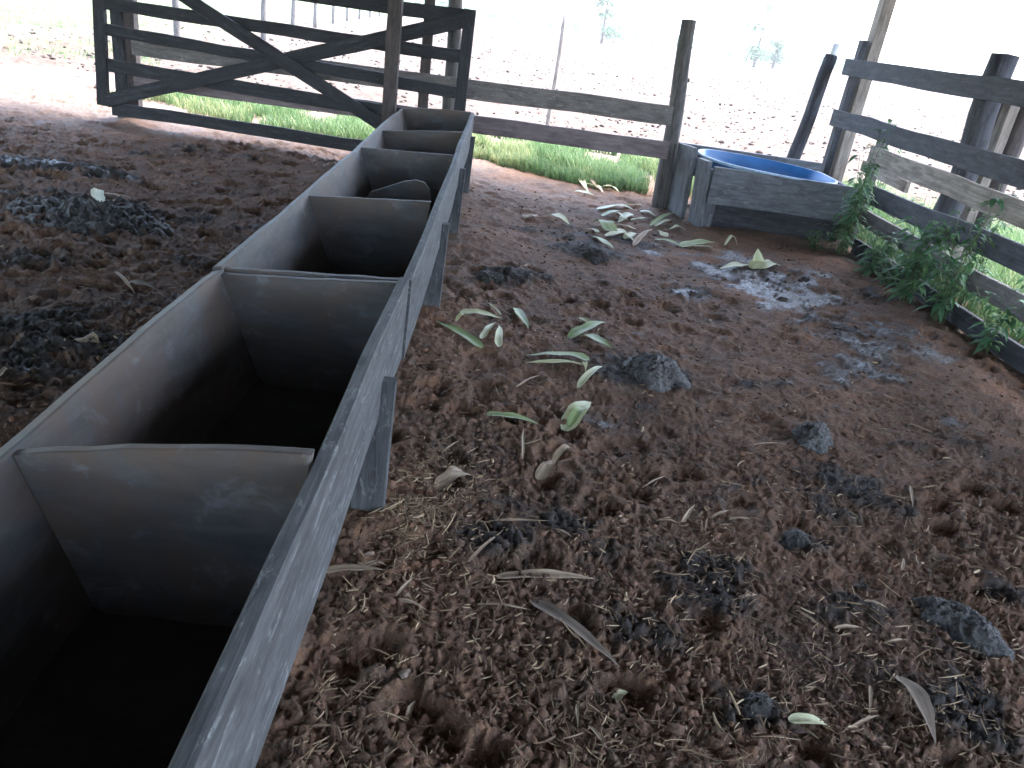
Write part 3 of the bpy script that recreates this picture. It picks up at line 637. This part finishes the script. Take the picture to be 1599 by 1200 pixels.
# uncountable litter: straw bits, chips and clods
def in_floor(x, y):
    return not (-1.0 < x < -.3 and y < 7.2) and x < 3.1 and y < 8.2
def straw_litter():
    V, F, T = [], [], []; N = 15000; k = 0
    while k < N:
        y = .75*math.exp(random.random()**1.5*2.1); x = random.uniform(-.8, .75)*(y+.8)
        if not in_floor(x, y): continue
        if random.random() < .10:
            x, y = random.choice(((-.10, 2.2), (-.08, 2.35), (-.16, 1.95), (.83, 2.05)))
            x += random.gauss(0, .08); y += random.gauss(0, .11)
            if x < -.24: continue
        d_ = 1.0 if x > -.35 else .35
        if y > 2.6: d_ *= .40
        if y > 4: d_ *= .5
        if random.random() > d_*(.3+1.2*float(vnoise(np.array([x*2.5]), np.array([y*2.5]), 77)[0])): continue
        k += 1; L = random.lognormvariate(-3.95, .6)*(1+.1*y); ww = random.uniform(.0010, .0036)*(1+.25*y); a = random.uniform(0, 6.283)
        big = random.random() < .12
        if big: ww *= 1.8; L *= .8
        dx, dy = math.cos(a), math.sin(a); t = random.uniform(-.35, .45); bend = random.gauss(0, .05)*L
        z = fh_fast(x, y)+.006; tint = random.random()**1.7; b0 = len(V)
        for i in range(4):
            s = (i/3-.5)*L; o_ = bend*(1-(2*i/3-1)**2); wi = ww*(1 if 0 < i < 3 else .55)
            cx, cy, cz = x+dx*s-dy*o_, y+dy*s+dx*o_, z+t*s*.35+abs(t)*L*.1
            V.append((cx-dy*wi/2, cy+dx*wi/2, cz)); V.append((cx, cy, cz+wi*.45)); V.append((cx+dy*wi/2, cy-dx*wi/2, cz))
        for i in range(3):
            q = b0+i*3; F.append((q, q+1, q+4, q+3)); F.append((q+1, q+2, q+5, q+4)); T += [tint, tint*.85]
    o = mesh_obj('straw_litter', V, F, M['straw'], None, None, False, T); tag(o, 'chopped straw and husk bits strewn over the floor', 'straw', kind='stuff')
# coarse height cache for scatter
HG = .03; hx = np.arange(-9, 5, HG); hy = np.arange(.4, 12, HG)
HX, HY = np.meshgrid(hx, hy); HH = floor_h(HX.ravel(), HY.ravel()).reshape(HX.shape)
def fh_fast(x, y):
    i = min(max(int((y-.4)/HG), 0), len(hy)-1); j = min(max(int((x+9)/HG), 0), len(hx)-1); return float(HH[i, j])
straw_litter()
ico = bmesh.new(); bmesh.ops.create_icosphere(ico, subdivisions=1, radius=1); ICV = np.array([v.co[:] for v in ico.verts]); ICF = np.array([[v.index for v in f.verts] for f in ico.faces]); ico.free()
def clod_mat():
    m, n, l, p = mat_new('clod_soil'); a = n.new('ShaderNodeAttribute'); a.attribute_name = 'tint'
    f = noise(n, l, coords(n, l), 60, 5, .7)
    ad = n.new('ShaderNodeMath'); ad.operation = 'MULTIPLY_ADD'; l.new(f, ad.inputs[0]); ad.inputs[1].default_value = .35; l.new(a.outputs['Fac'], ad.inputs[2])
    c = ramp(n, l, ad.outputs[0], [(.15, (.022, .019, .017)), (.5, (.080, .049, .035)), (.9, (.175, .095, .060)), (1.15, (.24, .18, .14))])
    l.new(c, p.inputs['Base Color']); p.inputs['Roughness'].default_value = .9; p.inputs['Specular IOR Level'].default_value = .2
    l.new(bump(n, l, f, .8, .006), p.inputs['Normal']); return m
M['clod'] = clod_mat()
def clods(name, pts, sizes, tints, mat, label, cat, flat=.6):
    n_ = len(pts); A = rng.uniform(0, 6.283, n_); V = np.repeat(ICV[None], n_, 0)*(1+rng.uniform(-.5, .45, (n_, 12, 1)))
    V = V*np.stack([rng.uniform(.7, 1.3, n_), rng.uniform(.7, 1.3, n_), np.full(n_, flat)], -1)[:, None, :]*sizes[:, None, None]
    c, s = np.cos(A)[:, None], np.sin(A)[:, None]
    V = np.stack([V[..., 0]*c-V[..., 1]*s, V[..., 0]*s+V[..., 1]*c, V[..., 2]], -1) + pts[:, None, :]
    F = (ICF[None]+12*np.arange(n_)[:, None, None]).reshape(-1, 3)
    o = np_mesh(name, V.reshape(-1, 3), F, mat, False, {'tint': ('FACE', 'FLOAT', np.repeat(tints, 20))})
    return tag(o, label, cat, kind='stuff')
P, Sz, T = [], [], []
while len(P) < 9000:
    y = .75*math.exp(random.random()**1.2*2.3); x = random.uniform(-.85, .8)*(y+.8)
    if not in_floor(x, y): continue
    s = random.lognormvariate(-5.15, .45)*(1+.10*y)
    if s > .019: continue
    P.append((x, y, fh_fast(x, y)+s*.12)); Sz.append(s); T.append(min(1, max(0, random.gauss(.56, .11))))
mp = np.array(P); mm = masks(mp[:, 0], mp[:, 1]); T = np.array(T)*(1-.75*mm[0]); keep = mm[1] < .6
clods('soil_clods', mp[keep], np.array(Sz)[keep], T[keep], M['clod'], 'crumbled soil and dung clods over the trampled floor', 'soil')
def fclod_mat():
    m, n, l, p = mat_new('field_clod_soil'); a = n.new('ShaderNodeAttribute'); a.attribute_name = 'tint'
    c = ramp(n, l, a.outputs['Fac'], [(0, (.022, .014, .010)), (.5, (.055, .033, .026)), (1, (.15, .112, .09))])
    l.new(c, p.inputs['Base Color']); p.inputs['Roughness'].default_value = .95; return m
n_ = 9000; y = 9.2*np.exp(rng.random(n_)**.8*1.7); x = rng.uniform(-.75, .85, n_)*(y+1)
keep = x > -9.5; x, y = x[keep], y[keep]
s = np.exp(rng.normal(-3.9, .5, len(x))); s = np.minimum(s, .055)
clods('field_clods', np.stack([x, y, field_base(x, y)+s*.2+.01], -1), s, rng.random(len(x))**1.8, fclod_mat(), 'dry clods and stubble over the ploughed field', 'soil')

# ------------------------------------------------------------------ grass
def grass(name, regions, label):
    VV, FF, TT = [], [], []; b0 = 0
    for (n_, fx, hmin, hmax, dry) in regions:
        pts = []
        while len(pts) < n_:
            q = fx()
            if q: pts.append(q)
        q = np.array(pts); n_ = len(q); h = rng.uniform(hmin, hmax, n_)*(.5+fbm(q[:, 0]*2.2, q[:, 1]*2.2, 91, 3)); a = rng.uniform(0, 6.283, n_); lean = rng.uniform(.1, .7, n_)*h
        wd = rng.uniform(.0025, .0055, n_)*(1+.03*q[:, 1]); zb = np.array([max(fh_fast(u, v), -.04) for u, v in q])-.01
        dx, dy = np.cos(a), np.sin(a); px, py = -dy*wd, dx*wd
        def P(t, k, s): return np.stack([q[:, 0]+dx*lean*t*t+px*k*s, q[:, 1]+dy*lean*t*t+py*k*s, zb+h*t*(1-.15*t)], -1)
        V = np.stack([P(0, 1, -1), P(0, 1, 1), P(.5, .85, 1), P(.5, .85, -1), P(1, .1, 1), P(1, .1, -1)], 1)
        f = np.array([[0, 1, 2, 3], [3, 2, 4, 5]]); F = (f[None]+6*np.arange(n_)[:, None, None]).reshape(-1, 4)+b0
        t = np.clip(rng.normal(.35, .2, n_)+dry*smooth(.45, .65, fbm(q[:, 0]*1.5, q[:, 1]*1.5, 95, 3))*1.3, 0, 1)
        VV.append(V.reshape(-1, 3)); FF.append(F); TT.append(np.repeat(t, 2)); b0 += 6*n_
    o = np_mesh(name, np.concatenate(VV), np.concatenate(FF), M['grass'], False, {'tint': ('FACE', 'FLOAT', np.concatenate(TT))})
    return tag(o, label, 'grass', kind='stuff')
def gmask(x, y, s, thr): return float(fbm(np.array([x*1.7]), np.array([y*1.7]), s, 3)[0]) > thr
def r_fence():
    x = random.uniform(-.4, 1.75); lo = 8.05 + .55*max(0, (.7-x)) ; y = random.uniform(lo, 10.4)
    return (x, y) if gmask(x, y, 7, .43+.07*max(0, y-9.2)) else None
def r_gate():
    x = random.uniform(-4.6, -.3); y = random.uniform(8.75-.1*(x+2), 10.6)
    return (x, y) if gmask(x, y, 8, .41+.08*max(0, y-9.6)) else None
def r_right():
    x = random.uniform(3.30, 5.6); y = random.uniform(3.2, 8.6); return (x, y)
def r_back():
    x = random.uniform(1.7, 5.5); y = random.uniform(8.1, 10.6); return (x, y) if gmask(x, y, 9, .34+.07*max(0, y-9.2)) else None
def r_left():
    y = random.uniform(11.0, 24); x = -random.uniform(.40, .78)*(y+1); return (x, y) if gmask(x*.4, y*.4, 12, .50) else None
grass('grass', [(15000, r_fence, .05, .20, .35), (15000, r_gate, .05, .20, .35), (16000, r_right, .10, .42, .1), (9000, r_back, .08, .25, .2), (9000, r_left, .03, .10, .8)], 'short bright green grass growing outside the fences')

# ------------------------------------------------------------------ weeds through the board fence
def weed(x, y, h, nst, spread, lean, label, seed, leafL=.10, dens=16):
    r_ = random.Random(seed); base = Vector((x, y, max(fh_fast(x, y), -.05)))
    leafL *= .78; dens = int(dens*1.45); h *= 1.12; e = empty('weed_plant', base, label, 'weed', 'weeds growing along the board fence')
    V, F, T = [], [], []; SV, SF = [], []
    for s in range(nst):
        a = r_.uniform(0, 6.283); top = Vector((math.cos(a)*spread*r_.random()+lean[0], math.sin(a)*spread*r_.random()+lean[1], h*r_.uniform(.55, 1)))
        b = Vector((r_.uniform(-.05, .05), r_.uniform(-.05, .05), -.03)); prev = None
        for i in range(7):
            t = i/6; p_ = b.lerp(top, t)+Vector((top.x, top.y, 0))*(t*t-t)*.5; rad = .005*(1-.6*t); q = len(SV)
            for k in range(4): SV.append(tuple(p_+Vector((math.cos(k*1.57)*rad, math.sin(k*1.57)*rad, 0))))
            if prev is not None:
                for k in range(4): SF.append((prev+k, prev+(k+1) % 4, q+(k+1) % 4, q+k))
            prev = q
        for i in range(dens):
            t = r_.uniform(.15, 1.0); p_ = b.lerp(top, t)+Vector((top.x, top.y, 0))*(t*t-t)*.5; a = r_.uniform(0, 6.283); L = leafL*r_.uniform(.6, 1.3); ww = L*r_.uniform(.26, .40)
            d = Vector((math.cos(a), math.sin(a), r_.uniform(-.1, .5))).normalized(); sdv = d.cross(Vector((0, 0, 1))).normalized(); tn = r_.random()*.8; q = len(V)
            for k, (tt, wk) in enumerate(((0, .12), (.3, .9), (.62, .8), (1, .05))):
                c = p_+d*L*(.15+tt)+Vector((0, 0, -.55*L*tt*tt))
                V += [tuple(c-sdv*ww*.5*wk+Vector((0, 0, ww*.12*wk))), tuple(c), tuple(c+sdv*ww*.5*wk+Vector((0, 0, ww*.12*wk)))]
            for k in range(3):
                z = q+k*3; F += [(z, z+1, z+4, z+3), (z+1, z+2, z+5, z+4)]; T += [tn, tn]
    o = mesh_obj('foliage', [tuple(Vector(v)+base) for v in V], F, M['weed'], None, e, False, T); o['kind'] = 'stuff'
    mesh_obj('stem', [tuple(Vector(v)+base) for v in SV], SF, M['stem'], None, e, True)
    return e
W = [(3.07, 6.80, 1.12, 6, .16, (.02, 0), 'tall climbing weed rising up the thin board beside the blue tub', .11, 20), (3.0, 6.58, .74, 9, .26, (-.02, 0), 'bushy weed spilling over the fence corner at the tub frame', .13, 18),
     (2.99, 6.0, .34, 8, .28, (-.04, 0), 'low dark weed under the bottom boards past the tub', .12, 14), (3.02, 5.35, .60, 11, .28, (-.04, 0), 'large spreading weed pushing through the lower boards', .14, 18),
     (3.03, 4.95, .80, 9, .26, (.0, 0), 'leafy weed climbing past the lower boards beside the large spreading one', .12, 18), (3.08, 4.45, .40, 6, .22, (-.04, 0), 'small leaning weed at the bare end of the board fence', .11, 12),
     (3.40, 5.25, .80, 6, .18, (-.10, 0), 'weed standing outside the fence with leaves through the pale board gap', .11, 16), (3.42, 6.3, .60, 7, .25, (0, 0), 'weed growing outside the fence between the posts', .11, 14),
     (3.45, 4.6, .70, 7, .25, (0, 0), 'bright weed outside the fence beyond the round post', .11, 14), (2.75, 6.62, .22, 6, .2, (0, 0), 'tiny weed tuft in the shadow under the tub frame', .08, 10),
     (3.5, 7.4, .9, 5, .2, (0, 0), 'slender weed outside the fence by the corner post', .09, 14), (3.05, 5.7, .3, 6, .2, (-.05, 0), 'low creeping weed between the two bushy ones', .1, 12)]
for k, q in enumerate(W): weed(q[0], q[1], q[2], q[3], q[4], q[5], q[6], 100+k, q[7], q[8])

# ------------------------------------------------------------------ far things
def lposts():
    for k, (px, py) in enumerate(((277, 44), (410, 22), (457, 28), (492, 29), (520, 25), (542, 25), (561, 27), (577, 26), (592, 26))):
        d = ray(px, py); y = (16.5+k*5.2); 
        x = d.x/d.y*y if k else d.x/d.y*y
        q = Vector((x, y, -.1))
        tag(pole('fence_post', q-Vector((0, 0, .1)), q+Vector((random.uniform(-.05, .05), 0, 1.55)), .075, .065, M['post'], None, nseg=4, nr=8), 'plain wooden post in the row along the green pasture beyond the gate', 'post', 'row of posts along the pasture')
lposts()
def tree(px, py, dist, hh, cw, label, seed, tiers, lean=0):
    d = ray(px, py); x = d.x/d.y*dist; base = Vector((x, dist, -.3)); r_ = random.Random(seed)
    e = empty('tree', base, label, 'tree', 'lone trees beyond the ploughed field')
    pole('trunk', base, base+Vector((lean, 0, hh*.95)), .16, .05, M['bark'], e, nseg=8, nr=8)
    V, F, T = [], [], []
    for (zc, xo, rx, rz, n_) in tiers:
        for i in range(n_):
            cl = Vector((r_.gauss(0, .5), r_.gauss(0, .5), r_.gauss(0, .45)))
            c = base+Vector((xo+lean*zc+cl.x*rx, cl.y*rx, hh*zc+cl.z*rz)); tn = r_.random()*.9
            for k in range(7):
                q = c+Vector((r_.gauss(0, .22), r_.gauss(0, .22), r_.gauss(0, .16))); u = Vector((r_.gauss(0, 1), r_.gauss(0, 1), r_.gauss(0, 1))).normalized(); v = u.orthogonal().normalized(); s = r_.uniform(.08, .2); b = len(V)
                V += [tuple(q-u*s), tuple(q+v*s*.5), tuple(q+u*s), tuple(q-v*s*.5)]; F.append((b, b+1, b+2, b+3)); T.append(tn)
    o = mesh_obj('crown', V, F, M['treeleaf'], None, e, False, T); o['kind'] = 'stuff'
tree(942, 48, 75, 6.0, 3, 'thin leaning tree with a sparse top, the one nearer the pole in the field', 3, [(.86, -.2, 1.4, .7, 60), (.62, -.3, 1.5, .6, 70), (.45, .1, .9, .5, 30), (.22, .9, 1.0, .7, 60)])
tree(1184, 76, 75, 5.6, 3, 'sparse two-tiered tree on the horizon beside a round bush', 5, [(.9, .2, .7, .7, 25), (.62, -.5, 1.5, .6, 70), (.25, 0, 1.1, 1.0, 90)])
tree(1213, 80, 78, 3.2, 3, 'small round bushy tree next to the sparse two-tiered tree', 9, [(.75, 0, 1.0, .6, 80), (.4, .1, 1.0, .7, 70)])
tree(700, 20, 95, 5.5, 3, 'low green tree on the horizon behind the gate top', 12, [(.6, 0, 1.8, 1.0, 90), (.3, .3, 1.8, .8, 70)])
V, F, T = [], [], []; r_ = random.Random(4)
for i in range(9000):
    y = r_.uniform(125, 165); x = r_.uniform(-1.0, .8)*y; hgt = .5+1.5*float(vnoise(np.array([x*.06]), np.array([0.]), 3)[0]); q = Vector((x, y, r_.random()*hgt)); s = r_.uniform(.35, .9)
    u = Vector((r_.gauss(0, 1), r_.gauss(0, 1), r_.gauss(0, .6))).normalized(); v = u.orthogonal().normalized(); b = len(V)
    V += [tuple(q-u*s), tuple(q+v*s*.6), tuple(q+u*s), tuple(q-v*s*.6)]; F.append((b, b+1, b+2, b+3)); T.append(r_.random()*.9)
tag(mesh_obj('hedgerow', V, F, M['treeleaf'], None, None, False, T), 'low green hedgerow along the far edge of the field', 'hedge', kind='stuff')

# ------------------------------------------------------------------ haze volume added to imitate the glare that pales the distance
hz = bpy.data.meshes.new('haze'); bmh = bmesh.new(); bmesh.ops.create_cube(bmh, size=1); bmh.to_mesh(hz); bmh.free()
ho = bpy.data.objects.new('haze', hz); COL.objects.link(ho); ho.scale = (1900, 1900, 10.2); ho.location = (0, 0, 3.9)
m, n, l, p = mat_new('glare_haze'); n.remove(p); pv = n.new('ShaderNodeVolumePrincipled')
pv.inputs['Color'].default_value = (.93, .96, 1, 1); pv.inputs['Density'].default_value = .0014; pv.inputs['Anisotropy'].default_value = .2
l.new(pv.outputs[0], n['Material Output'].inputs['Volume']); hz.materials.append(m)
tag(ho, 'thin haze added over the corral and field to imitate glare', 'haze', kind='stuff')
